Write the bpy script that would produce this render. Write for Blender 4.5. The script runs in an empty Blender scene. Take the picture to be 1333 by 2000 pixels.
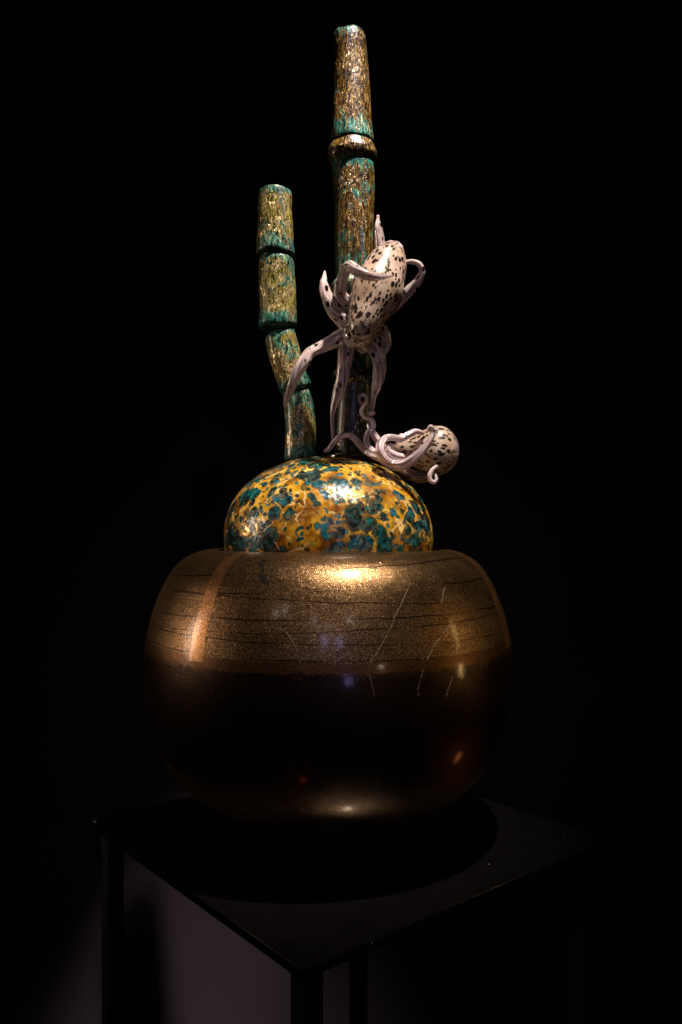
import bpy, bmesh, math, random
from mathutils import Vector, Matrix, noise as mnoise

random.seed(7)
scene = bpy.context.scene
COL = scene.collection
R = math.radians

# ------------------------------------------------------------------ camera
EYE, FPX, CX, CY = 1.55, 1579.0, 666.5, 1032.0      # eye height, focal length in photo pixels, principal column, horizon row
cam_d = bpy.data.cameras.new('camera')
cam_d.sensor_fit = 'VERTICAL'
cam_d.sensor_height = 36.0
cam_d.lens = 36.0 * FPX / 2000.0
cam_d.shift_y = (CY - 1000.0) / 2000.0
cam_d.clip_start, cam_d.clip_end = 0.02, 200
cam = bpy.data.objects.new('camera', cam_d)
cam.location = (0, 0, EYE)
cam.rotation_euler = (R(90), 0, 0)
COL.objects.link(cam)
scene.camera = cam

# ------------------------------------------------------------------ world, lamps, exposure
world = bpy.data.worlds.new('World')
scene.world = world
world.use_nodes = True
bg = world.node_tree.nodes['Background']
bg.inputs[0].default_value = (0.55, 0.6, 0.8, 1)
bg.inputs[1].default_value = 0.0003
vs = scene.view_settings
vs.view_transform = 'Standard'
vs.look = 'None'
vs.exposure = 0.0
vs.gamma = 1.0
scene.cycles.use_denoising = True
scene.cycles.max_bounces = 10
scene.cycles.transmission_bounces = 8
scene.cycles.sample_clamp_indirect = 12.0


def aim(o, target):
    o.rotation_euler = (Vector(target) - o.location).to_track_quat('-Z', 'Y').to_euler()


def spot(name, loc, target, power, angle, blend, size, color):
    l = bpy.data.lights.new(name, 'SPOT')
    l.energy, l.spot_size, l.spot_blend, l.shadow_soft_size, l.color = power, R(angle), blend, size, color
    o = bpy.data.objects.new(name, l)
    o.location = loc
    aim(o, target)
    COL.objects.link(o)
    return o


def area(name, loc, target, power, sx, sy, color, spread=60):
    l = bpy.data.lights.new(name, 'AREA')
    l.shape = 'RECTANGLE'
    l.size, l.size_y, l.energy, l.color, l.spread = sx, sy, power, color, R(spread)
    o = bpy.data.objects.new(name, l)
    o.location = loc
    aim(o, target)
    COL.objects.link(o)
    return o


VC = (-0.02, 1.345, 1.36)
KEY = (0.37, 0.77, 3.57)
spot('ceiling_spotlight', KEY, (-0.02, 1.31, 1.52), 400, 26, 0.80, 0.028, (1.0, 0.86, 0.73))
# second head on the same track: rakes the stalk tops and falls on the foot of the wall
spot('ceiling_spotlight', (0.39, 0.75, 3.59), (-0.47, 2.3, 0.10), 400, 12.0, 1.0, 0.022, (1.0, 0.80, 0.86))
# other exhibits' lamps in the dark gallery, seen as reflections in the vase
area('gallery_lamp', (-2.45, 1.2, 1.85), VC, 0.85, 0.44, 1.2, (1.0, 0.74, 0.56), 24)
area('gallery_lamp', (2.75, 0.92, 2.05), VC, 0.10, 0.14, 0.55, (1.0, 0.62, 0.22), 24)
area('gallery_lamp', (2.75, 0.86, 1.24), VC, 0.06, 0.12, 0.20, (1.0, 0.60, 0.22), 24)
for p, s, e, c in (((-0.10, -1.7, 2.47), (0.13, 0.30), 0.30, (0.50, 0.50, 1.0)),
                   ((0.36, -1.7, 2.47), (0.13, 0.30), 0.30, (0.50, 0.50, 1.0)),
                   ((0.60, -1.7, 1.30), (0.20, 0.16), 0.20, (0.42, 0.36, 1.0)),
                   ((-0.45, -1.6, 3.30), (0.09, 0.09), 0.22, (1.0, 0.78, 0.7)),
                   ((0.72, -1.6, 3.30), (0.10, 0.09), 0.26, (1.0, 0.78, 0.7)),
                   ((0.00, -1.6, 3.02), (0.07, 0.07), 0.14, (1.0, 0.8, 0.75)),
                   ((1.75, -1.75, 1.70), (0.10, 0.10), 0.22, (1.0, 0.72, 0.5)),
                   ((-1.55, -0.95, 3.2), (0.06, 0.06), 0.12, (1.0, 0.8, 0.7)),
                   ((-1.35, -1.15, 3.35), (0.06, 0.06), 0.12, (1.0, 0.8, 0.7))):
    area('gallery_lamp', p, VC, e * 0.17, s[0], s[1], c, 30)
area('indicator_lamp', (-0.29, 0.42, 0.23), (-0.05, 1.066, 1.217), 0.0005, 0.02, 0.06, (1.0, 0.10, 0.05), 20)
area('indicator_lamp', (1.36, 1.38, 0.36), (0.163, 1.126, 1.234), 0.0025, 0.06, 0.10, (1.0, 0.28, 0.10), 20)


# ------------------------------------------------------------------ node helper
class NT:
    def __init__(self, name):
        self.m = bpy.data.materials.new(name)
        self.m.use_nodes = True
        self.t = self.m.node_tree
        self.bsdf = self.t.nodes['Principled BSDF']
        self.tc = self.t.nodes.new('ShaderNodeTexCoord')

    def n(self, typ, **kw):
        nd = self.t.nodes.new(typ)
        for k, v in kw.items():
            setattr(nd, k, v)
        return nd

    def link(self, a, b):
        if isinstance(a, (int, float)):
            b.default_value = a
        elif isinstance(a, tuple):
            b.default_value = a if len(a) != 3 or b.type == 'VECTOR' else (*a, 1)
        else:
            self.t.links.new(a, b)

    def math(self, op, a, b=None, c=None, clamp=False):
        nd = self.n('ShaderNodeMath', operation=op, use_clamp=clamp)
        self.link(a, nd.inputs[0])
        if b is not None:
            self.link(b, nd.inputs[1])
        if c is not None:
            self.link(c, nd.inputs[2])
        return nd.outputs[0]

    def smooth(self, x, lo, hi):
        nd = self.n('ShaderNodeMapRange', interpolation_type='SMOOTHSTEP')
        self.link(x, nd.inputs[0])
        nd.inputs[1].default_value, nd.inputs[2].default_value = lo, hi
        return nd.outputs[0]

    def mix(self, f, a, b):
        nd = self.n('ShaderNodeMix', data_type='RGBA')
        self.link(f, nd.inputs[0])
        self.link(a, nd.inputs[6])
        self.link(b, nd.inputs[7])
        return nd.outputs[2]

    def ramp(self, f, stops, interp='LINEAR'):
        nd = self.n('ShaderNodeValToRGB')
        cr = nd.color_ramp
        cr.interpolation = interp
        while len(cr.elements) < len(stops):
            cr.elements.new(0.5)
        for e, (p, c) in zip(cr.elements, stops):
            e.position, e.color = p, (*c, 1)
        self.link(f, nd.inputs[0])
        return nd.outputs[0]

    def scale(self, vec, s):
        nd = self.n('ShaderNodeVectorMath', operation='MULTIPLY')
        self.link(vec, nd.inputs[0])
        nd.inputs[1].default_value = s
        return nd.outputs[0]

    def add(self, a, b):
        nd = self.n('ShaderNodeVectorMath', operation='ADD')
        self.link(a, nd.inputs[0])
        self.link(b, nd.inputs[1])
        return nd.outputs[0]

    def noise(self, vec, s, detail=3, rough=0.55, dist=0.0):
        nd = self.n('ShaderNodeTexNoise')
        self.link(vec, nd.inputs['Vector'])
        nd.inputs['Scale'].default_value = s
        nd.inputs['Detail'].default_value = detail
        nd.inputs['Roughness'].default_value = rough
        nd.inputs['Distortion'].default_value = dist
        return nd

    def voro(self, vec, s, feature='F1', rnd=1.0):
        nd = self.n('ShaderNodeTexVoronoi', feature=feature)
        self.link(vec, nd.inputs['Vector'])
        nd.inputs['Scale'].default_value = s
        nd.inputs['Randomness'].default_value = rnd
        return nd

    def warp(self, vec, s, amt):
        nz = self.noise(vec, s, 2)
        sub = self.n('ShaderNodeVectorMath', operation='SUBTRACT')
        self.link(nz.outputs['Color'], sub.inputs[0])
        sub.inputs[1].default_value = (0.5, 0.5, 0.5)
        return self.add(vec, self.scale(sub.outputs[0], (amt, amt, amt)))

    def sep(self, vec):
        nd = self.n('ShaderNodeSeparateXYZ')
        self.link(vec, nd.inputs[0])
        return nd.outputs

    def sepc(self, col):
        nd = self.n('ShaderNodeSeparateColor')
        self.link(col, nd.inputs[0])
        return nd.outputs

    def bump(self, h, strength, dist=0.001, normal=None):
        nd = self.n('ShaderNodeBump')
        nd.inputs['Strength'].default_value = strength
        nd.inputs['Distance'].default_value = dist
        self.link(h, nd.inputs['Height'])
        if normal is not None:
            self.link(normal, nd.inputs['Normal'])
        return nd.outputs[0]

    def facet(self, col, amt, base=None):
        """normal tilted at random from flake to flake"""
        sub = self.n('ShaderNodeVectorMath', operation='SUBTRACT')
        self.link(col, sub.inputs[0])
        sub.inputs[1].default_value = (0.5, 0.5, 0.5)
        if base is None:
            base = self.n('ShaderNodeNewGeometry').outputs['Normal']
        nd = self.n('ShaderNodeVectorMath', operation='NORMALIZE')
        self.link(self.add(base, self.scale(sub.outputs[0], (amt, amt, amt))), nd.inputs[0])
        return nd.outputs[0]

    def set(self, **kw):
        names = dict(color='Base Color', rough='Roughness', metal='Metallic', normal='Normal', coat='Coat Weight',
                     coat_rough='Coat Roughness', spec='Specular IOR Level', trans='Transmission Weight', ior='IOR',
                     sss='Subsurface Weight', sss_scale='Subsurface Scale', coat_normal='Coat Normal')
        for k, v in kw.items():
            self.link(v, self.bsdf.inputs[names[k]])
        return self.m


# ------------------------------------------------------------------ materials
def mat_wall():
    k = NT('dark_grey_wall_paint')
    nz = k.noise(k.tc.outputs['Object'], 2.2, 5)
    c = k.mix(nz.outputs[0], (0.037, 0.0285, 0.038), (0.048, 0.0375, 0.049))
    fine = k.noise(k.tc.outputs['Object'], 420, 2)
    return k.set(color=c, rough=0.85, spec=0.2, normal=k.bump(fine.outputs[0], 0.25, 0.001))


def mat_floor():
    k = NT('dark_floor')
    nz = k.noise(k.tc.outputs['Object'], 6, 4)
    return k.set(color=k.mix(nz.outputs[0], (0.016, 0.015, 0.017), (0.024, 0.023, 0.026)), rough=0.6)


def mat_plinth(dust=True):
    k = NT('black_lacquer_top' if dust else 'black_lacquer_frame')
    P = k.tc.outputs['Object']
    nz = k.noise(P, 40, 4)
    c = k.mix(nz.outputs[0], (0.002, 0.0017, 0.002), (0.005, 0.0042, 0.0047))
    if dust:
        v = k.voro(P, 60)
        rnd = k.sepc(v.outputs['Color'])[0]
        speck = k.math('MULTIPLY', k.math('LESS_THAN', v.outputs['Distance'], 0.055), k.math('GREATER_THAN', rnd, 0.80))
        c = k.mix(speck, c, (0.30, 0.27, 0.27))
        rough = k.math('ADD', 0.055, k.math('MULTIPLY', nz.outputs[0], 0.03))
        return k.set(color=c, rough=rough, spec=1.0, ior=1.65)
    return k.set(color=c, rough=0.75, spec=0.08)


def mat_vase():
    k = NT('gold_leaf_under_glass')
    P = k.tc.outputs['Object']
    x, y, z = k.sep(P)
    wob = k.noise(P, 5, 2)
    zt = k.math('ADD', k.math('SUBTRACT', z, k.math('MULTIPLY', x, 0.045)), k.math('MULTIPLY', wob.outputs[0], 0.016))
    # crackle of the leaf
    crack = k.voro(k.warp(P, 90, 0.006), 420, 'DISTANCE_TO_EDGE')
    cr = k.smooth(crack.outputs['Distance'], 0.0, 0.16)
    grain = k.noise(P, 1000, 2, 0.7)
    blot = k.noise(P, 16, 5, 0.6)
    big = k.noise(P, 4.5, 3, 0.5)
    base = k.ramp(blot.outputs[0], [(0.25, (0.095, 0.048, 0.017)), (0.5, (0.235, 0.130, 0.050)), (0.75, (0.38, 0.225, 0.098))])
    base = k.mix(k.smooth(big.outputs[0], 0.4, 0.65), base, (0.155, 0.084, 0.032))
    base = k.mix(k.math('SUBTRACT', 1.0, cr), base, (0.020, 0.010, 0.004))
    base = k.mix(k.smooth(grain.outputs[0], 0.48, 0.60), base, (0.030, 0.015, 0.006))
    base = k.mix(k.smooth(k.noise(k.add(P, (3, 1, 2)), 760, 2, 0.7).outputs[0], 0.56, 0.66), base, (0.60, 0.40, 0.21))
    # torn horizontal lines in the leaf
    bn = k.sepc(k.noise(k.scale(P, (7, 7, 26)), 1, 2).outputs['Color'])
    ln = 0.0
    zw = k.math('SUBTRACT', z, k.math('MULTIPLY', k.math('SUBTRACT', blot.outputs[0], 0.5), 0.008))
    for q, (c0, sx, w) in enumerate([(.4154, .036, .0010), (.3790, .012, .0011), (.3270, -.012, .0010), (.4430, .06, .0008), (.4020, -.035, .0008), (.3640, .03, .0008),
                                     (.3480, -.018, .0008)]):
        d = k.math('ABSOLUTE', k.math('SUBTRACT', k.math('MULTIPLY_ADD', x, -sx, zw), c0))
        lim = k.math('MULTIPLY', w, k.smooth(bn[q % 3], 0.36, 0.56))
        ln = k.math('MAXIMUM', ln, k.math('LESS_THAN', d, lim))
    base = k.mix(k.math('MULTIPLY', ln, 0.9), base, (0.010, 0.006, 0.004))
    # darker past the leaf's edge, dim reflections painted in; lighter at the low highlight
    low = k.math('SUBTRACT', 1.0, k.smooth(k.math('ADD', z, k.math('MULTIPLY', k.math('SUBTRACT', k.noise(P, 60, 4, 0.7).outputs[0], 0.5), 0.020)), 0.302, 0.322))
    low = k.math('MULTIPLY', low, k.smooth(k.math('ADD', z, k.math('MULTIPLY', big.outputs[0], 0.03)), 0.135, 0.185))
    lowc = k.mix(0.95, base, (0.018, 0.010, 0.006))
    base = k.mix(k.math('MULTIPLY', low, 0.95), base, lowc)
    h = k.math('ADD', k.math('MULTIPLY', cr, 0.5), k.math('MULTIPLY', grain.outputs[0], 0.7))
    gv = k.voro(k.warp(P, 200, 0.003), 800)
    nrm = k.bump(h, 0.30, 0.0005, k.facet(gv.outputs['Color'], 0.10))
    rough = k.math('ADD', 0.235, k.math('MULTIPLY', blot.outputs[0], 0.12))
    soft = k.bump(k.noise(P, 260, 3).outputs[0], 0.10, 0.0006)
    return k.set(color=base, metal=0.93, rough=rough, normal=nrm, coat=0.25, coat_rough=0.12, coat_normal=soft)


def mat_strip(dark=1.0):
    k = NT('copper_leaf_seam')
    P = k.tc.outputs['Object']
    crack = k.voro(k.warp(P, 90, 0.006), 420, 'DISTANCE_TO_EDGE')
    cr = k.smooth(crack.outputs['Distance'], 0.0, 0.14)
    grain = k.noise(P, 1000, 2, 0.7)
    blot = k.noise(P, 22, 4)
    c = k.mix(blot.outputs[0], (0.34 * dark, 0.16 * dark, 0.058 * dark), (0.58 * dark, 0.295 * dark, 0.115 * dark))
    c = k.mix(k.math('SUBTRACT', 1.0, cr), c, (0.06, 0.026, 0.01))
    c = k.mix(k.smooth(grain.outputs[0], 0.48, 0.60), c, (0.04 * dark, 0.018 * dark, 0.007 * dark))
    h = k.math('ADD', k.math('MULTIPLY', cr, 0.5), k.math('MULTIPLY', grain.outputs[0], 0.7))
    return k.set(color=c, metal=0.9, rough=0.30, normal=k.bump(h, 0.30, 0.0005), coat=0.35, coat_rough=0.12)


def mat_plain(name, color, rough=0.4, metal=0.0, **kw):
    k = NT(name)
    nz = k.noise(k.tc.outputs['Object'], 120, 3)
    c = k.mix(nz.outputs[0], tuple(v * 0.75 for v in color), tuple(min(1, v * 1.2) for v in color))
    return k.set(color=c, rough=rough, metal=metal, **kw)


def mat_dome():
    k = NT('speckled_amber_teal_glass')
    P = k.tc.outputs['Object']
    W = k.warp(P, 26, 0.016)
    W2 = k.warp(k.warp(P, 48, 0.014), 150, 0.006)
    a = k.noise(W, 24, 5, 0.6)
    amber = k.ramp(a.outputs[0], [(0.30, (0.06, 0.016, 0.002)), (0.42, (0.23, 0.084, 0.003)), (0.54, (0.47, 0.235, 0.011)), (0.66, (0.66, 0.40, 0.040)), (0.80, (0.78, 0.50, 0.12))])
    # thin pale veins
    ve = k.voro(k.warp(P, 40, 0.03), 34, 'DISTANCE_TO_EDGE')
    vein = k.math('MULTIPLY', k.math('SUBTRACT', 1.0, k.smooth(ve.outputs['Distance'], 0.0, 0.07)), k.smooth(k.noise(P, 30, 2).outputs[0], 0.42, 0.6))
    amber = k.mix(k.math('MULTIPLY', vein, 0.75), amber, (0.85, 0.68, 0.30))
    cover = k.noise(P, 9.0, 2, 0.5)

    def spots(col_in, vec, scale, thr, lo, hi, palette, seedc):
        v = k.voro(vec, scale)
        r, g, b = k.sepc(v.outputs['Color'])[:3]
        rad = k.math('ADD', lo, k.math('MULTIPLY', g, hi - lo))
        cov = k.math('SUBTRACT', k.math('MULTIPLY', cover.outputs[0], 1.3), 0.15)
        on = k.math('LESS_THAN', r, k.math('MULTIPLY', cov, thr))
        d = k.math('DIVIDE', v.outputs['Distance'], rad)
        inside = k.math('MULTIPLY', k.math('SUBTRACT', 1.0, k.smooth(d, 0.88, 1.0)), on)
        rim = k.math('MULTIPLY', k.math('MULTIPLY', k.smooth(d, 0.72, 0.93), k.math('SUBTRACT', 1.0, k.smooth(d, 1.0, 1.12))), on)
        body = k.ramp(b, palette, 'CONSTANT')
        tex = k.noise(P, 95, 4, 0.65)
        body = k.mix(k.smooth(tex.outputs[0], 0.45, 0.72), body, k.mix(0.40, body, (0.05, 0.24, 0.28)))
        body = k.mix(k.math('SUBTRACT', 1.0, k.smooth(tex.outputs[0], 0.38, 0.52)), body, (0.002, 0.013, 0.014))
        c = k.mix(inside, col_in, body)
        return k.mix(k.math('MULTIPLY', rim, 0.7), c, (0.008, 0.026, 0.016)), inside
    teal = [(0.0, (0.003, 0.070, 0.075)), (0.22, (0.003, 0.038, 0.028)), (0.40, (0.004, 0.080, 0.115)), (0.56, (0.003, 0.022, 0.012)), (0.68, (0.006, 0.095, 0.085)), (0.82, (0.012, 0.008, 0.004))]
    teal2 = [(0.0, (0.003, 0.050, 0.055)), (0.22, (0.030, 0.012, 0.003)), (0.40, (0.008, 0.130, 0.200)), (0.55, (0.004, 0.028, 0.016)), (0.70, (0.012, 0.009, 0.005)), (0.85, (0.006, 0.110, 0.120))]
    c, i1 = spots(amber, W2, 43, 1.40, 0.28, 0.80, teal, 0)
    c, i2 = spots(c, k.add(W2, (0.31, 0.17, 0.05)), 82, 1.05, 0.24, 0.64, teal2, 1)
    small = [(0.0, (0.004, 0.06, 0.06)), (0.3, (0.02, 0.012, 0.006)), (0.55, (0.30, 0.38, 0.06)), (0.66, (0.006, 0.12, 0.16)), (0.85, (0.05, 0.02, 0.006))]
    c, i3 = spots(c, k.add(W2, (0.11, 0.57, 0.25)), 125, 0.85, 0.22, 0.48, small, 2)
    flake = k.voro(k.warp(P, 60, 0.01), 190, 'F1')
    fr = k.sepc(flake.outputs['Color'])[0]
    leaf = k.math('MULTIPLY', k.math('GREATER_THAN', fr, 0.55), k.smooth(k.noise(P, 17, 3).outputs[0], 0.47, 0.60))
    c = k.mix(k.math('MULTIPLY', leaf, 0.20), c, (0.66, 0.46, 0.20))
    h = k.math('ADD', k.noise(P, 130, 4, 0.65).outputs[0], k.math('MULTIPLY', fr, 0.35))
    nrm = k.bump(h, 0.5, 0.0012, k.facet(flake.outputs['Color'], 0.16))
    return k.set(color=c, rough=0.24, metal=k.math('MULTIPLY', leaf, 0.35), normal=nrm, spec=0.35, sss=0.15, sss_scale=0.01, coat=0.3, coat_rough=0.05,
                 coat_normal=k.bump(k.noise(P, 110, 4, 0.6).outputs[0], 0.42, 0.0015, k.facet(flake.outputs['Color'], 0.16)))


def mat_bamboo(name, foil, golds, teal_amt, tilt, stretch=0.16, coat=0.5):
    k = NT(name)
    P = k.tc.outputs['Object']
    uv = k.sep(k.tc.outputs['UV'])
    t = uv[1]
    rnd = k.n('ShaderNodeObjectInfo').outputs['Random']
    off = k.n('ShaderNodeCombineXYZ')
    for q in range(3):
        k.link(k.math('MULTIPLY', rnd, (3.1, 5.7, 2.3)[q]), off.inputs[q])
    P = k.add(P, off.outputs[0])
    S = k.scale(k.warp(P, 60, 0.008), (1, 1, stretch))
    a = k.noise(S, 380, 4, 0.65)
    b = k.noise(k.add(S, (0.3, 0.1, 0.7)), 270, 3, 0.6)
    tone = k.noise(k.add(P, (1.7, 0.2, 0.4)), 22, 3, 0.6)
    gold = k.ramp(a.outputs[0], list(zip((0.38, 0.46, 0.53, 0.60, 0.68), golds)))
    green = k.ramp(b.outputs[0], [(0.36, (0.002, 0.010, 0.007)), (0.47, (0.004, 0.050, 0.036)), (0.56, (0.010, 0.150, 0.115)), (0.68, (0.20, 0.34, 0.20))])
    ends = k.math('MAXIMUM', k.math('SUBTRACT', 1.0, k.smooth(t, 0.03, 0.15)), k.smooth(t, 0.76, 0.88))
    gm = k.math('ADD', k.math('MULTIPLY_ADD', k.math('SUBTRACT', rnd, 0.5), 0.22, k.math('MULTIPLY', ends, 0.6 * teal_amt + 0.1)), k.math('MULTIPLY', k.smooth(tone.outputs[0], 0.46, 0.66), 0.55 * teal_amt + 0.12))
    edge = k.noise(k.add(S, (2, 2, 2)), 260, 3)
    gsel = k.smooth(k.math('ADD', gm, k.math('MULTIPLY', k.math('SUBTRACT', edge.outputs[0], 0.5), 2.2)), 0.38, 0.50)
    c = k.mix(gsel, gold, green)
    blue = k.smooth(k.noise(k.add(S, (5, 1, 2)), 70, 2).outputs[0], 0.64, 0.70)
    c = k.mix(k.math('MULTIPLY', blue, 0.45), c, (0.015, 0.075, 0.13))
    redd = k.smooth(k.noise(k.add(S, (1, 6, 3)), 80, 2).outputs[0], 0.66, 0.72)
    c = k.mix(k.math('MULTIPLY', redd, 0.6), c, (0.22, 0.05, 0.015))
    fl = k.voro(k.scale(k.warp(P, 150, 0.003), (1, 1, 0.5)), 620)
    fr = k.sepc(fl.outputs['Color'])[0]
    leaf = k.math('MULTIPLY', k.math('GREATER_THAN', fr, 1.0 - 0.55 * foil), k.smooth(k.noise(P, 30, 2).outputs[0], 0.40, 0.56))
    leaf = k.math('MULTIPLY', leaf, k.math('SUBTRACT', 1.0, k.math('MULTIPLY', gsel, 0.8)))
    c = k.mix(leaf, c, (0.80, 0.62, 0.34))
    dk = k.voro(k.scale(P, (1, 1, 0.6)), 95)
    hole = k.math('MULTIPLY', k.math('LESS_THAN', dk.outputs['Distance'], 0.20), k.math('GREATER_THAN', k.sepc(dk.outputs['Color'])[1], 0.62))
    c = k.mix(hole, c, (0.008, 0.008, 0.005))
    h = k.math('ADD', k.math('ADD', a.outputs[0], b.outputs[0]), k.math('MULTIPLY', fr, 0.8))
    return k.set(color=c, rough=0.30, metal=k.math('ADD', 0.06, k.math('MULTIPLY', leaf, 0.75)), spec=0.35, normal=k.bump(h, 0.42, 0.0010, k.facet(fl.outputs['Color'], tilt)),
                 coat=coat, coat_rough=0.07, coat_normal=k.bump(k.noise(S, 150, 3).outputs[0], 0.30, 0.0012))


def mat_mantle():
    k = NT('cream_spotted_glass')
    P = k.tc.outputs['Object']
    t = k.sep(k.tc.outputs['UV'])[1]          # 0 at the closed tip
    nz = k.noise(P, 45, 4)
    c = k.ramp(nz.outputs[0], [(0.3, (0.30, 0.185, 0.125)), (0.5, (0.41, 0.30, 0.23)), (0.72, (0.52, 0.42, 0.36))])
    str_ = k.noise(k.scale(P, (1, 1, 0.12)), 260, 2)
    c = k.mix(k.math('MULTIPLY', k.smooth(str_.outputs[0], 0.45, 0.62), 0.30), c, (0.56, 0.43, 0.37))
    tip = k.math('SUBTRACT', 1.0, k.smooth(k.math('ADD', t, k.math('MULTIPLY', k.math('SUBTRACT', nz.outputs[0], 0.5), 0.14)), 0.03, 0.11))
    lil = k.mix(k.smooth(str_.outputs[0], 0.42, 0.6), (0.17, 0.13, 0.16), (0.50, 0.42, 0.48))
    c = k.mix(k.math('MULTIPLY', tip, 0.85), c, lil)

    def layer(c, off, sc, stretch, keep, lo, hi):
        v = k.voro(k.scale(k.add(k.warp(P, 120, 0.004), off), (1, 1, stretch)), sc)
        r, g = k.sepc(v.outputs['Color'])[:2]
        rad = k.math('ADD', lo, k.math('MULTIPLY', g, hi - lo))
        d = k.math('DIVIDE', v.outputs['Distance'], rad)
        m = k.math('MULTIPLY', k.math('SUBTRACT', 1.0, k.smooth(d, 0.75, 1.05)), k.math('LESS_THAN', r, keep))
        return k.mix(k.math('MULTIPLY', m, k.math('SUBTRACT', 1.0, tip)), c, (0.012, 0.005, 0.003))
    c = layer(c, (0.0, 0.0, 0.0), 142, 0.52, 1.0, 0.30, 0.54)
    c = layer(c, (0.33, 0.21, 0.12), 185, 0.55, 0.85, 0.22, 0.44)
    return k.set(color=c, rough=0.30, sss=0.2, sss_scale=0.006, coat=0.45, coat_rough=0.09, spec=0.5,
                 coat_normal=k.bump(k.noise(P, 60, 2).outputs[0], 0.12, 0.002))


def mat_arm(name, spotted, clear, tint):
    k = NT(name)
    P = k.tc.outputs['Object']
    uv = k.tc.outputs['UV']
    x, y, z = k.sep(uv)                       # x round the arm, y along it in metres
    ang = k.math('MULTIPLY', k.math('ADD', x, k.math('MULTIPLY', y, 3.0)), 2 * math.pi)
    cmb = k.n('ShaderNodeCombineXYZ')
    k.link(k.math('COSINE', ang), cmb.inputs[0])
    k.link(k.math('SINE', ang), cmb.inputs[1])
    k.link(k.math('MULTIPLY', y, 9.0), cmb.inputs[2])
    st = k.noise(cmb.outputs[0], 3.2, 4, 0.6)
    c = k.ramp(st.outputs[0], [(0.28, tuple(v * 0.30 for v in tint)), (0.42, tuple(v * 0.72 for v in tint)), (0.58, tint), (0.78, (0.92, 0.83, 0.88))])
    tr = k.math('MULTIPLY', k.math('SUBTRACT', 1.0, k.smooth(st.outputs[0], 0.36, 0.56)), clear)
    tr = k.math('MAXIMUM', tr, k.math('MULTIPLY', k.smooth(y, 0.06, 0.20), 0.55 * clear))
    if spotted:
        v = k.voro(k.scale(k.warp(P, 120, 0.004), (1, 1, 0.6)), 100)
        r, g = k.sepc(v.outputs['Color'])[:2]
        d = k.math('DIVIDE', v.outputs['Distance'], k.math('ADD', 0.20, k.math('MULTIPLY', g, 0.20)))
        m = k.math('MULTIPLY', k.math('SUBTRACT', 1.0, k.smooth(d, 0.8, 1.05)), k.math('LESS_THAN', r, 0.75))
        m = k.math('MULTIPLY', m, k.math('SUBTRACT', 1.0, k.smooth(y, 0.11, 0.15)))
        c = k.mix(m, c, (0.020, 0.009, 0.006))
        tr = k.math('MULTIPLY', tr, k.math('SUBTRACT', 1.0, m))
    return k.set(color=c, rough=0.10, trans=tr, sss=0.25, sss_scale=0.006, ior=1.45, coat=1.0, coat_rough=0.02,
                 normal=k.bump(st.outputs[0], 0.12, 0.001))


M = dict(wall=mat_wall(), floor=mat_floor(), top=mat_plinth(True), frame=mat_plinth(False), vase=mat_vase(),
         strip=mat_strip(1.0), band=mat_strip(0.40), crack=mat_plain('pale_gold_crack', (0.085, 0.055, 0.027), 0.7, 0.1),
         chip=mat_plain('bare_black_glass', (0.003, 0.0025, 0.0025), 0.6, spec=0.1), dome=mat_dome(), foot=mat_plain('contact_shadow_foot', (0.0005, 0.0005, 0.0005), 0.9, 0.0, spec=0.0),
         stalk_gold=mat_bamboo('gold_foil_green_glass', 0.6, [(0.008, 0.010, 0.003), (0.065, 0.065, 0.008), (0.20, 0.155, 0.018), (0.34, 0.27, 0.07), (0.52, 0.50, 0.24)], 1.6, 0.34, 0.22, 0.35),
         stalk_amber=mat_bamboo('amber_streaked_glass', 0.10, [(0.002, 0.0018, 0.001), (0.014, 0.008, 0.0015), (0.070, 0.035, 0.003), (0.13, 0.080, 0.009), (0.27, 0.215, 0.09)], 0.6, 0.16, 0.16, 0.28),
         stalk_shaded=mat_bamboo('shaded_streaked_glass', 0.06, [(0.001, 0.0015, 0.0008), (0.004, 0.005, 0.0015), (0.010, 0.010, 0.0025), (0.025, 0.022, 0.006), (0.07, 0.06, 0.03)], 0.25, 0.1, 0.16, 0.12),  # stalk glass with the octopus's shadow put into its colour
         mantle=mat_mantle(),
         arm=mat_arm('spotted_lilac_glass', True, 0.75, (0.74, 0.60, 0.60)),
         arm2=mat_arm('clear_lilac_glass', False, 0.85, (0.76, 0.62, 0.66)),
         dark_arm=mat_arm('smoky_glass', False, 0.85, (0.26, 0.17, 0.13)),
         shade_ring=mat_plain('shade_dark_glass', (0.012, 0.016, 0.008), 0.1, 0.0, coat=1.0))


# ------------------------------------------------------------------ mesh helpers
def P3(u, v, y):
    """the point at distance y in front of the camera that shows at photo pixel (u, v)"""
    return Vector(((u - CX) / FPX * y, y, EYE - (v - CY) / FPX * y))


def make_obj(name, verts, faces, mat, parent=None, uvs=None, smooth=True, loc=None, rot=None):
    me = bpy.data.meshes.new(name)
    me.from_pydata([tuple(v) for v in verts], [], faces)
    if uvs is not None:
        lay = me.uv_layers.new(name='UVMap')
        for lp in me.loops:
            lay.data[lp.index].uv = uvs[lp.vertex_index]
    me.materials.append(mat)
    if smooth:
        me.polygons.foreach_set('use_smooth', [True] * len(me.polygons))
    me.update()
    o = bpy.data.objects.new(name, me)
    COL.objects.link(o)
    if parent is not None:
        o.parent = parent
    if loc is not None:
        o.location = loc
    if rot is not None:
        o.rotation_euler = rot
    return o


def empty(name, loc, label, cat, group=None):
    o = bpy.data.objects.new(name, None)
    o.empty_display_size = 0.05
    o.location = loc
    COL.objects.link(o)
    o['label'], o['category'] = label, cat
    if group:
        o['group'] = group
    return o


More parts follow.
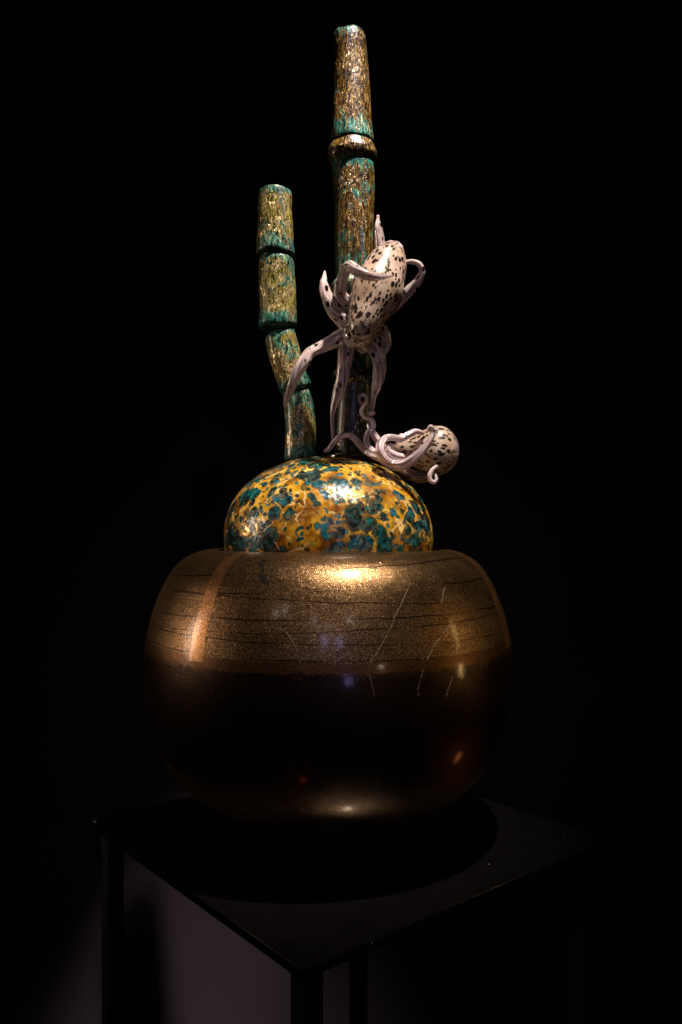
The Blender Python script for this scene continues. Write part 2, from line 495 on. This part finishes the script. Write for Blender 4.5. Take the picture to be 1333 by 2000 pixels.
def catmull(pts, n):
    """pts: tuples of any length; returns the smooth resampled list"""
    out = []
    L = len(pts)
    for i in range(L - 1):
        p0, p1, p2, p3 = pts[max(i - 1, 0)], pts[i], pts[i + 1], pts[min(i + 2, L - 1)]
        for j in range(n):
            t = j / n
            out.append(tuple(0.5 * ((2 * b) + (c - a) * t + (2 * a - 5 * b + 4 * c - d) * t * t + (3 * b - a - 3 * c + d) * t ** 3)
                             for a, b, c, d in zip(p0, p1, p2, p3)))
    out.append(tuple(pts[-1]))
    return out


def revolve(prof, seg=96, wob=0.0, wseed=0.0, wscale=6.0):
    """prof: (r, z) from bottom to top"""
    verts, faces, uvs = [], [], []
    z0, z1 = prof[0][1], prof[-1][1]
    for i, (r, z) in enumerate(prof):
        for s in range(seg):
            a = 2 * math.pi * s / seg
            rr = r
            if wob:
                rr *= 1 + wob * mnoise.noise(Vector((math.cos(a) * wscale * 0.2 + wseed, math.sin(a) * wscale * 0.2, z * wscale)))
            verts.append((rr * math.cos(a), rr * math.sin(a), z))
            uvs.append((s / seg, i / max(1, len(prof) - 1)))
    for i in range(len(prof) - 1):
        for s in range(seg):
            t = (s + 1) % seg
            faces.append((i * seg + s, i * seg + t, (i + 1) * seg + t, (i + 1) * seg + s))
    if prof[0][0] > 1e-4:
        faces.append(tuple(reversed(range(seg))))
    if prof[-1][0] > 1e-4:
        n = (len(prof) - 1) * seg
        faces.append(tuple(range(n, n + seg)))
    return verts, faces, uvs


def box(name, c, s, mat, parent, bev=0.0015, rotz=0.0):
    bm = bmesh.new()
    bmesh.ops.create_cube(bm, size=1.0)
    for v in bm.verts:
        v.co = Vector((v.co.x * s[0], v.co.y * s[1], v.co.z * s[2]))
    bmesh.ops.bevel(bm, geom=bm.edges[:] + bm.verts[:], offset=bev, segments=2, profile=0.5, affect='EDGES')
    me = bpy.data.meshes.new(name)
    bm.to_mesh(me)
    bm.free()
    me.materials.append(mat)
    o = bpy.data.objects.new(name, me)
    COL.objects.link(o)
    o.location = c
    o.rotation_euler = (0, 0, rotz)
    o.parent = parent
    return o


def tube_data(pts, sides=18, sub=8, flute=0.05, twist=4.0, seed=0.0, lobes=3):
    """pts: (Vector, radius) control points -> fluted tapering tube with rounded ends"""
    cp = catmull([(p.x, p.y, p.z, r) for p, r in pts], sub)
    C = [Vector(c[:3]) for c in cp]
    Rr = [max(c[3], 0.0008) for c in cp]
    # rounded ends
    d0 = (C[0] - C[1]).normalized()
    d1 = (C[-1] - C[-2]).normalized()
    head, hr, tail, tr = [], [], [], []
    for q in (0.98, 0.85, 0.6, 0.3):
        head.append(C[0] + d0 * Rr[0] * q)
        hr.append(Rr[0] * math.sqrt(1 - q * q))
    for q in (0.3, 0.6, 0.85, 0.98):
        tail.append(C[-1] + d1 * Rr[-1] * q)
        tr.append(Rr[-1] * math.sqrt(1 - q * q))
    C = head + C + tail
    Rr = hr + Rr + tr
    tang = [(C[min(i + 1, len(C) - 1)] - C[max(i - 1, 0)]).normalized() for i in range(len(C))]
    nrm = tang[0].orthogonal().normalized()
    verts, uvs, faces = [], [], []
    ln = 0.0
    for i, c in enumerate(C):
        if i:
            q = tang[i - 1].rotation_difference(tang[i])
            nrm = (q @ nrm).normalized()
            ln += (C[i] - C[i - 1]).length
        bn = tang[i].cross(nrm)
        for s in range(sides):
            a = 2 * math.pi * s / sides
            rr = Rr[i] * (1 + flute * math.cos(lobes * a + ln * twist * 12 + seed) + 0.06 * mnoise.noise(Vector((ln * 60 + seed, math.cos(a), math.sin(a)))))
            verts.append(c + (nrm * math.cos(a) + bn * math.sin(a)) * rr)
            uvs.append((s / sides, ln))
    n = len(C)
    for i in range(n - 1):
        for s in range(sides):
            t = (s + 1) % sides
            faces.append((i * sides + s, i * sides + t, (i + 1) * sides + t, (i + 1) * sides + s))
    faces.append(tuple(reversed(range(sides))))
    faces.append(tuple(range((n - 1) * sides, n * sides)))
    return verts, faces, uvs


def tube_px(name, pix, mat, parent, **kw):
    """pix: (u, v, y, radius in photo pixels) from the body outwards"""
    org = parent.location
    pts = [(P3(u, v, y) - org, r * y / FPX) for u, v, y, r in pix]
    vv, ff, uu = tube_data(pts, **kw)
    return make_obj(name, vv, ff, mat, parent, uu)


# ------------------------------------------------------------------ the setting
wall = make_obj('wall', [(-6, 2.3, 0), (6, 2.3, 0), (6, 2.3, 4.2), (-6, 2.3, 4.2)], [(0, 1, 2, 3)], M['wall'], smooth=False)
wall['kind'] = 'structure'
floor = make_obj('floor', [(-6, -4, 0), (6, -4, 0), (6, 2.3, 0), (-6, 2.3, 0)], [(0, 1, 2, 3)], M['floor'], smooth=False)
floor['kind'] = 'structure'

# ------------------------------------------------------------------ plinth table
TZ, TA, TS, TT = 1.05, R(39.3), 0.611, 0.013
tab = empty('plinth_table', (-0.0015, 1.3446, 0), 'black square four-legged plinth table carrying the gold vase', 'table')
tab.rotation_euler = (0, 0, TA)
box('table_top', (0, 0, TZ - TT / 2), (TS, TS, TT), M['top'], tab, 0.0012)
for sx in (-1, 1):
    for sy in (-1, 1):
        box('leg', (sx * (TS / 2 - 0.029), sy * (TS / 2 - 0.029), (TZ - TT) / 2), (0.028, 0.028, TZ - TT), M['frame'], tab, 0.001)

# ------------------------------------------------------------------ vase
VX, VY = -0.0207, 1.345
vprof_w = [(.0, 1.0930), (.060, 1.0932), (.120, 1.0940), (.150, 1.0975), (.180, 1.1080), (.207, 1.1225), (.2285, 1.1380), (.245, 1.1530), (.2575, 1.168),
           (.269, 1.188), (.2812, 1.2176), (.2905, 1.249), (.2972, 1.2835), (.2998, 1.325), (.2975, 1.363), (.2927, 1.390), (.2855, 1.4174),
           (.2752, 1.4447), (.2645, 1.468), (.2520, 1.4865), (.2365, 1.501), (.2180, 1.5105), (.2000, 1.5150), (.1860, 1.5150), (.1785, 1.5110),
           (.1770, 1.5020), (.1780, 1.480), (.184, 1.450)]
VPROF = [(r, z - TZ) for r, z in catmull(vprof_w, 6)]
vase = empty('glass_vase', (VX, VY, TZ), 'large round bronze-gold crackled glass vase standing on the black plinth', 'vase')
vv, ff, uu = revolve(VPROF, 160)
make_obj('vase_body', vv, ff[:-1], M['vase'], vase, uu)

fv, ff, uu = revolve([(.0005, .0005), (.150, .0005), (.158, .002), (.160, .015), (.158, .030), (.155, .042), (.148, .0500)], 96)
make_obj('foot', fv, ff, M['foot'], vase, uu)  # widened and blackened to stand in for the vase's contact shadow

OUT = VPROF[12:]                     # outer skin, foot to lip
OUT = OUT[:[i for i, p in enumerate(OUT) if p[0] < 0.187 and p[1] > 0.4][0]]


def skin_r(z):
    for (r0, z0), (r1, z1) in zip(OUT, OUT[1:]):
        if z0 <= z <= z1:
            return r0 + (r1 - r0) * (z - z0) / max(1e-6, z1 - z0)
    return OUT[-1][0]


def off_prof(h):
    """outer profile pushed out by h along its normal"""
    res = []
    for i, (r, z) in enumerate(OUT):
        a, b = OUT[max(0, i - 1)], OUT[min(len(OUT) - 1, i + 1)]
        dr, dz = b[0] - a[0], b[1] - a[1]
        L = math.hypot(dr, dz) or 1
        res.append((r + dz / L * h, z - dr / L * h))
    return res


def meridian_strip(name, a0, a1, z0, z1, parent, mat, label):
    pr = [p for p in off_prof(0.0004) if z0 <= p[1] <= z1]
    verts, faces = [], []
    n = 7
    for i, (r, z) in enumerate(pr):
        wa = 0.35 * mnoise.noise(Vector((z * 30, a0, 0)))
        for j in range(n + 1):
            f = j / n
            a = R(a0 + (a1 - a0) * f + wa)
            rr = r
            verts.append((rr * math.sin(a), -rr * math.cos(a), z))
    for i in range(len(pr) - 1):
        for j in range(n):
            faces.append((i * (n + 1) + j, i * (n + 1) + j + 1, (i + 1) * (n + 1) + j + 1, (i + 1) * (n + 1) + j))
    o = make_obj(name, verts, faces, mat, parent)
    o['label'] = label
    return o


meridian_strip('leaf_seam', -39.6, -34.4, 0.316, 0.4655, vase, M['strip'], 'copper-coloured upright seam on the left of the vase')
meridian_strip('leaf_seam', 65.5, 73.5, 0.316, 0.4655, vase, M['strip'], 'copper-coloured upright seam along the right edge of the vase')
# level band
verts, faces = [], []
N = 160
for i in range(N):
    a = 2 * math.pi * i / N
    for j, f in enumerate((0, 0.12, 0.5, 0.88, 1)):
        z = 0.315 + 0.014 * f + 0.0030 * mnoise.noise(Vector((math.cos(a) * 4, math.sin(a) * 4, f * 3))) + 0.0016 * mnoise.noise(Vector((math.cos(a) * 19, math.sin(a) * 19, f * 5))) + 0.004 * math.sin(a)
        r = skin_r(z) + 0.0004
        verts.append((r * math.cos(a), r * math.sin(a), z))
for i in range(N):
    k2 = (i + 1) % N
    for j in range(4):
        faces.append((i * 5 + j, k2 * 5 + j, k2 * 5 + j + 1, i * 5 + j + 1))
o = make_obj('leaf_band', verts, faces, M['band'], vase)
o['label'] = 'dull copper band running level round the widest part of the vase'


def on_vase(u, v, lift):
    """point of the vase skin that lies on the line of sight through a photo pixel"""
    d = Vector(((u - CX) / FPX, 1, -(v - CY) / FPX))
    t = 0.95
    while t < 1.5:
        p = Vector((0, 0, EYE)) + d * t - Vector((VX, VY, TZ))
        if 0.068 < p.z < 0.465 and math.hypot(p.x, p.y) < skin_r(p.z):
            s = (skin_r(p.z + 0.004) - skin_r(p.z - 0.004)) / 0.008
            n = Vector((p.x, p.y, 0)).normalized()
            n.z = -s
            return p + n.normalized() * lift
        t += 0.0006
    return None


CR = [[(797, 1125), (800, 1142), (790, 1168), (778, 1192), (766, 1222), (752, 1248), (740, 1268), (722, 1297)],
      [(713, 1285), (718, 1302), (723, 1318), (727, 1340), (731, 1358)],
      [(880, 1220), (866, 1240), (852, 1256), (842, 1274), (828, 1298)],
      [(824, 1277), (828, 1298), (824, 1318), (819, 1340), (817, 1360)],
      [(545, 1227), (561, 1238), (573, 1255), (582, 1276), (588, 1300), (592, 1309)],
      [(884, 1322), (876, 1345), (871, 1362)],
      [(868, 1148), (866, 1164), (861, 1180)],
      [(739, 1545), (740, 1528), (739, 1512)]]
for c in CR:
    pts = []
    for u, v in c:
        p = on_vase(u, v, 0.0)
        if p:
            pts.append((p, 0.0002))
    fine = catmull([tuple(p) for p, r in pts], 7)
    pts = []
    for f in fine:
        p = on_vase(*[q for q in (CX + FPX * (f[0] + VX) / (f[1] + VY) + random.gauss(0, 0.7), CY + FPX * (EYE - f[2] - TZ) / (f[1] + VY))], random.uniform(-0.00024, 0.00004))
        pts.append((p, random.uniform(0.00010, 0.00020)))
    cv, cf, cu = tube_data(pts, sides=5, sub=2, flute=0)
    make_obj('hairline_crack', cv, cf, M['crack'], vase, cu)
# bare chips where the leaf has flaked off
for poly in ([(503, 1119), (511, 1124), (516, 1119), (521, 1127), (526, 1143), (516, 1139), (508, 1132)],
             [(503, 1099), (510, 1100), (513, 1104), (518, 1102), (516, 1113), (509, 1108)],
             [(512, 1090), (516, 1090), (517, 1095), (513, 1096)],
             [(511, 1113), (516, 1114), (515, 1117), (511, 1116)]):
    top = [on_vase(u, v, 0.0009) for u, v in poly]
    bot = [on_vase(u, v, -0.0012) for u, v in poly]
    n = len(poly)
    make_obj('leaf_chip', top + bot, [tuple(reversed(range(n)))] + [(i, (i + 1) % n, n + (i + 1) % n, n + i) for i in range(n)], M['chip'], vase, smooth=False)

# ------------------------------------------------------------------ speckled dome
dprof = [(.166, 1.470), (.170, 1.500), (.1735, 1.522), (.1742, 1.540), (.1722, 1.556), (.168, 1.573), (.1612, 1.589), (.1516, 1.604), (.141, 1.6165),
         (.128, 1.628), (.113, 1.6395), (.0977, 1.6485), (.081, 1.656), (.062, 1.6620), (.042, 1.6660), (.021, 1.6680), (.0005, 1.6686)]
DZ = 1.470
dome = empty('glass_dome', (VX, VY, DZ), 'amber glass dome with teal and blue blotches set in the mouth of the vase', 'glass dome')
vv, ff, uu = revolve([(r, z - DZ) for r, z in catmull(dprof, 5)], 128, 0.012, 3.0, 9.0)
make_obj('dome_shell', vv, ff, M['dome'], dome, uu)

# ------------------------------------------------------------------ bamboo stalks
SEG = [(0.0, .66), (.012, .76), (.03, .84), (.06, .895), (.11, .935), (.2, .965), (.35, .985), (.52, .985), (.68, .985), (.80, 1.005), (.89, 1.045), (.94, 1.05), (.97, 1.00), (.988, .90), (1.0, .72)]
CAP = [(0.0, .55), (.006, .74), (.016, .86), (.035, .94), (.07, .98), (.14, .99), (.25, .985), (.4, .985), (.55, .99), (.72, 1.0), (.84, 1.0), (.93, 1.01), (.97, 1.01), (.99, .97), (1.0, .80)]
RING = [(0.0, .80), (.06, .84), (.20, .90), (.38, .985), (.48, 1.0), (.60, .985), (.75, .92), (.9, .85), (1.0, .80)]
PIPE = [(0.0, .90), (.01, .97), (.05, .99), (.3, 1.0), (.6, 1.0), (.9, .985), (.96, .95), (.985, .90), (1.0, .82)]


def stalk_piece(name, top, bot, y, prof, mat, parent, seed, sides=48, bow=0.0):
    """top, bot: (u, v, r) in photo pixels at distance y"""
    org = parent.location
    # the near rim of each ring is what shows: it sits above its centre when seen from below
    lift = lambda q: q[1] + 0.8 * q[2] * (CY - q[1]) / FPX
    A, B = P3(top[0], lift(top), y) - org, P3(bot[0], lift(bot), y) - org
    ax = (B - A).normalized()
    e1 = Vector((0, -1, 0))
    e1 = (e1 - ax * e1.dot(ax)).normalized()
    e2 = ax.cross(e1)
    pr = catmull(prof, 3)
    verts, faces, uvs = [], [], []
    for t, f in pr:
        t = min(max(t, 0), 1)
        c = A.lerp(B, t) + e2 * (bow * y / FPX * 4 * t * (1 - t)) + Vector((mnoise.noise(Vector((seed, t * 1.7, 0))), mnoise.noise(Vector((0, t * 1.7, seed))), 0)) * 0.0022
        r0 = (top[2] + (bot[2] - top[2]) * t) * y / FPX
        for s in range(sides):
            a = 2 * math.pi * s / sides
            w = 1 + 0.045 * mnoise.noise(Vector((math.cos(a) * 0.9 + seed, math.sin(a) * 0.9, t * 3.0 + seed))) + 0.016 * mnoise.noise(Vector((math.cos(a) * 2.6 + seed, math.sin(a) * 2.6, t * 9.0)))
            verts.append(c + (e1 * math.cos(a) + e2 * math.sin(a)) * r0 * f * w + ax * 0.0045 * mnoise.noise(Vector((math.cos(a) * 1.3, math.sin(a) * 1.3, seed + (t > 0.5) * 5))))
            uvs.append((s / sides, t))
    n = len(pr)
    for i in range(n - 1):
        for s in range(sides):
            k2 = (s + 1) % sides
            faces.append((i * sides + s, i * sides + k2, (i + 1) * sides + k2, (i + 1) * sides + s))
    for ring, flip in ((0, True), (n - 1, False)):
        ci = len(verts)
        cpt = sum((verts[ring * sides + s] for s in range(sides)), Vector()) / sides
        verts.append(cpt - ax * (0.004 if flip else -0.001))
        uvs.append((0.5, 0.0 if flip else 1.0))
        for s in range(sides):
            k2 = (s + 1) % sides
            a, b = ring * sides + s, ring * sides + k2
            faces.append((ci, b, a) if flip else (ci, a, b))
    # unify winding
    me_faces = faces
    o = make_obj(name, verts, me_faces, mat, parent, uvs)
    bm = bmesh.new()
    bm.from_mesh(o.data)
    bmesh.ops.recalc_face_normals(bm, faces=bm.faces)
    bm.to_mesh(o.data)
    bm.free()
    return o


YS = 1.345
short = empty('bamboo_stalk', P3(588, 893, YS), 'short bent gold and green glass bamboo stalk with four segments', 'glass stalk', 'glass bamboo stalks')
g = M['stalk_gold']
stalk_piece('segment', (538.5, 359, 32), (539, 488, 37), YS, CAP, g, short, 1.1)
stalk_piece('segment', (540, 489, 37), (544, 637, 35.5), YS, SEG, g, short, 2.7)
stalk_piece('segment', (547, 640, 33), (580, 760, 30), YS, SEG, g, short, 4.3, bow=3.0)
stalk_piece('segment', (579, 757, 30), (588, 900, 30), YS, SEG, g, short, 6.9, bow=-3.0)

tall = empty('bamboo_stalk', P3(690, 885, YS), 'tall straight amber-brown glass bamboo stalk with flared node rings', 'glass stalk', 'glass bamboo stalks')
g = M['stalk_amber']
stalk_piece('segment', (682, 46, 32), (689.5, 266, 42), YS, CAP, g, tall, 11.0)
stalk_piece('node_ring', (689, 260, 49), (689.5, 310, 49), YS, RING, g, tall, 12.0)
stalk_piece('segment', (690, 306, 41), (692.5, 541, 37), YS, PIPE, g, tall, 13.0)
stalk_piece('node_ring', (692.5, 536, 47), (693, 566, 47), YS, RING, M['stalk_gold'], tall, 14.0)
stalk_piece('segment', (693, 562, 38), (693, 724, 37), YS, PIPE, M['stalk_shaded'], tall, 15.0)
stalk_piece('node_ring', (693, 716, 45), (692.5, 748, 45), YS, RING, M['stalk_shaded'], tall, 16.0)
stalk_piece('segment', (692.5, 744, 38), (690, 892, 40), YS, PIPE, M['stalk_shaded'], tall, 17.0)
stalk_piece('base_shade_ring', (690, 880, 58), (690, 900, 62), YS, RING, M['shade_ring'], tall, 18.0)  # added dark ring in place of the shade on the dome's crown


# ------------------------------------------------------------------ octopuses
def mantle(name, A, B, widths, px_len, y, parent, dy, mat):
    """widths: (distance along the axis in px, half width in px); A, B world ends, A is the closed tip"""
    org = parent.location
    ax = B - A
    L = ax.length
    prof = [(s / px_len * L, w * y / FPX) for s, w in widths]
    pr = catmull(prof, 5)
    verts, faces, uvs = [], [], []
    sides = 56
    for s, r in pr:
        for q in range(sides):
            a = 2 * math.pi * q / sides
            nz = 1 + 0.05 * mnoise.noise(Vector((math.cos(a) * 1.2, math.sin(a) * 1.2, s * 22)))
            tipw = max(0.0, 1 - s / (0.10 * L))
            nz *= 1 + 0.07 * tipw * math.cos(7 * a)
            verts.append((max(r, 0.0003) * nz * math.cos(a), max(r, 0.0003) * nz * math.sin(a), -s))
            uvs.append((q / sides, s / L))
    n = len(pr)
    for i in range(n - 1):
        for q in range(sides):
            k2 = (q + 1) % sides
            faces.append((i * sides + q, (i + 1) * sides + q, (i + 1) * sides + k2, i * sides + k2))
    o = make_obj(name, verts, faces, mat, parent, uvs)
    o.location = A - org
    o.rotation_euler = ax.to_track_quat('-Z', 'Y').to_euler()
    return o


Y1 = 1.255
oc = empty('glass_octopus', P3(700, 660, 1.285), 'spotted cream glass octopus clinging upright to the tall bamboo stalk', 'octopus', 'glass octopuses')
mantle('mantle', P3(772, 478, 1.280), P3(698, 663, 1.224),
       [(0, 3), (1.5, 12), (4, 17), (13, 24.5), (28, 34), (46, 41), (65, 46), (93, 52), (112, 49), (130, 43.5), (145, 38), (160, 33.5), (175, 27), (188, 19), (195, 10), (198, 1)], 198, Y1, oc, 0, M['mantle'])
tube_px('mantle_tip', [(766, 484, 1.270, 9), (773, 480, 1.270, 9), (780, 485, 1.270, 8)], M['arm2'], oc, seed=2.0)
A1 = M['arm']
for i, pix in enumerate([
    # arm folded across the front of the mantle
    [(690, 598, 1.270, 13), (672, 586, 1.262, 12), (664, 570, 1.252, 11), (668, 548, 1.235, 10), (676, 528, 1.214, 9.5), (684, 519, 1.200, 9.5), (697, 528, 1.193, 10), (718, 538, 1.188, 8.5), (742, 541.5, 1.190, 5.5), (766, 538, 1.195, 2)],
    # left arm turned up
    [(686, 640, 1.272, 15), (668, 622, 1.270, 14), (650, 603, 1.265, 13), (639, 580, 1.262, 11), (633, 558, 1.262, 8.5), (634, 542, 1.266, 4.5), (635, 530, 1.27, 1.5)],
    # arm pointing up behind the mantle
    [(728, 560, 1.285, 12), (742, 520, 1.285, 12), (743, 490, 1.282, 11), (741, 465, 1.278, 9), (738.5, 445, 1.275, 7), (738, 430, 1.275, 3.5), (738.5, 423, 1.275, 3.2)],
    # right arm looped back
    [(745, 615, 1.285, 9), (768, 600, 1.285, 9.5), (785, 583, 1.280, 9), (803, 564, 1.275, 9), (818, 547, 1.270, 8), (825, 531, 1.265, 6), (820, 517, 1.262, 5), (808, 511.5, 1.264, 4.5), (792, 512, 1.268, 4), (780, 516, 1.272, 3)],
    # left arm reaching the short stalk
    [(700, 648, 1.280, 18), (674, 655, 1.280, 16), (646, 668, 1.276, 12.5), (624, 680, 1.272, 11), (606, 690, 1.268, 10), (595, 706, 1.266, 11), (582, 725, 1.266, 10), (573, 745, 1.268, 8.5), (567, 763, 1.272, 7.5), (561, 779, 1.277, 5.5), (556, 791, 1.282, 2.5)],
    # middle arm hanging down
    [(694, 640, 1.284, 20), (683, 665, 1.286, 18), (677, 690, 1.290, 14), (673, 715, 1.296, 12), (668, 742, 1.300, 11.5), (662, 765, 1.302, 11), (656, 784, 1.304, 8.5), (651, 800, 1.304, 5), (650, 822, 1.306, 4), (650.5, 848, 1.308, 3), (651, 868, 1.310, 2)],
    # right-hand arm hanging down
    [(708, 638, 1.284, 20), (720, 662, 1.284, 18), (734, 685, 1.284, 14.5), (741, 708, 1.287, 12.5), (741, 730, 1.290, 11.5), (737, 752, 1.295, 9.5), (731, 771, 1.299, 6), (728, 790, 1.300, 4.5), (725.5, 805, 1.300, 4)],
    # short arm behind on the right
    [(724, 630, 1.290, 14), (742, 643, 1.296, 13), (752, 658, 1.300, 11), (754, 674, 1.302, 9), (749, 687, 1.304, 6), (744, 696, 1.305, 2.5)]]):
    tube_px('arm', [(u, v, y, r * (1.12 if r > 4 else 1.0)) for u, v, y, r in pix], A1, oc, seed=i * 1.7, sides=22, flute=0.06)
tube_px('head', [(698, 640, 1.268, 22), (698, 652, 1.272, 30), (704, 664, 1.277, 29), (709, 676, 1.282, 15)], A1, oc, seed=5.0, sides=32, flute=0.03)
tube_px('glass_bead', [(723, 809, 1.298, 4), (727, 808, 1.297, 4.5), (731, 807, 1.297, 3)], M['arm2'], oc, flute=0)

oc2 = empty('glass_octopus', P3(770, 905, 1.318), 'spotted cream glass octopus lying on its side over the dome', 'octopus', 'glass octopuses')
mantle('mantle', P3(897, 884, 1.312), P3(766, 876, 1.318),
       [(0, 3), (2, 14), (7, 26), (16, 38), (28, 46), (42, 49.5), (56, 47), (72, 40), (88, 31), (104, 23.5), (118, 16), (126, 8), (130, 1)], 130, 1.315, oc2, 0, M['mantle'])
A2 = M['arm2']
for i, (pix, mt) in enumerate([
    # big loop in front
    ([(826, 846, 1.285, 5), (812, 843, 1.280, 6.5), (797, 850, 1.275, 7.5), (782, 857, 1.270, 7.5), (764, 854, 1.266, 7.5), (750, 859, 1.263, 8.5), (742, 874, 1.249, 9), (747, 891, 1.249, 9.5), (763, 904, 1.260, 9.5), (785, 907, 1.256, 9.5), (806, 897, 1.252, 10), (824, 881, 1.250, 9), (837, 864, 1.251, 7.5), (845, 850, 1.254, 6), (842, 838, 1.256, 4.5)], A2),
    # second strand running beside the loop
    ([(738, 884, 1.262, 7), (752, 903, 1.272, 7), (775, 914, 1.268, 7), (797, 909, 1.263, 6.5), (818, 893, 1.261, 5)], A2),
    # arched arm with its foot by the short stalk
    ([(752, 897, 1.282, 7.5), (734, 891, 1.283, 7.5), (716, 882, 1.298, 7.5), (703, 870, 1.298, 7.5), (693, 857, 1.298, 7), (680, 850, 1.298, 6.5), (665, 853, 1.288, 6.5), (653, 864, 1.294, 6), (644, 876, 1.298, 5.5), (637, 881, 1.318, 5.5)], A2),
    # wavy arm rising in front of the tall stalk
    ([(750, 893, 1.286, 7), (735, 885, 1.283, 7.5), (722, 876, 1.296, 7.5), (716, 861, 1.298, 7), (720, 845, 1.298, 6.5), (730, 832, 1.298, 6), (726, 820, 1.298, 5.5), (713, 816, 1.298, 5.2), (706, 804, 1.298, 4.6), (711, 792, 1.298, 4), (717, 781, 1.298, 3.8), (711, 771, 1.298, 3.6), (702, 775, 1.298, 3.4), (703, 784, 1.298, 3), (708, 790, 1.298, 2.4)], A2),
    # pale arm behind
    ([(756, 884, 1.312, 9), (744, 868, 1.298, 9), (733, 853, 1.298, 8.5), (725, 840, 1.298, 7), (721, 830, 1.298, 4.5)], A2),
    # small curl on the right
    ([(853, 911, 1.265, 4), (845, 918, 1.261, 4.5), (840, 928, 1.259, 5), (841, 938, 1.259, 5), (848, 942, 1.260, 4.6), (853, 936, 1.262, 4), (851, 927, 1.266, 3)], A2),
    # arm inside the loop
    ([(785, 893, 1.272, 8), (771, 889, 1.266, 8), (759, 880, 1.265, 7), (760, 870, 1.268, 5), (769, 871, 1.272, 4)], A2),
    # smoky arm tucked under the mantle
    ([(770, 905, 1.312, 9), (788, 919, 1.312, 12), (808, 929, 1.312, 13), (828, 932, 1.312, 11), (842, 930, 1.312, 7)], M['dark_arm'])]):
    tube_px('arm', [(u, v, y, r * 0.88) for u, v, y, r in pix], mt, oc2, seed=i * 2.3, sides=40, flute=0.075, lobes=5)
tube_px('glass_bead', [(838, 838, 1.254, 4), (842, 834, 1.253, 5), (848, 840, 1.253, 4)], A2, oc2, flute=0)
tube_px('glass_bead', [(780, 853, 1.285, 3), (785, 850, 1.285, 4), (790, 853, 1.285, 3)], A2, oc2, flute=0)
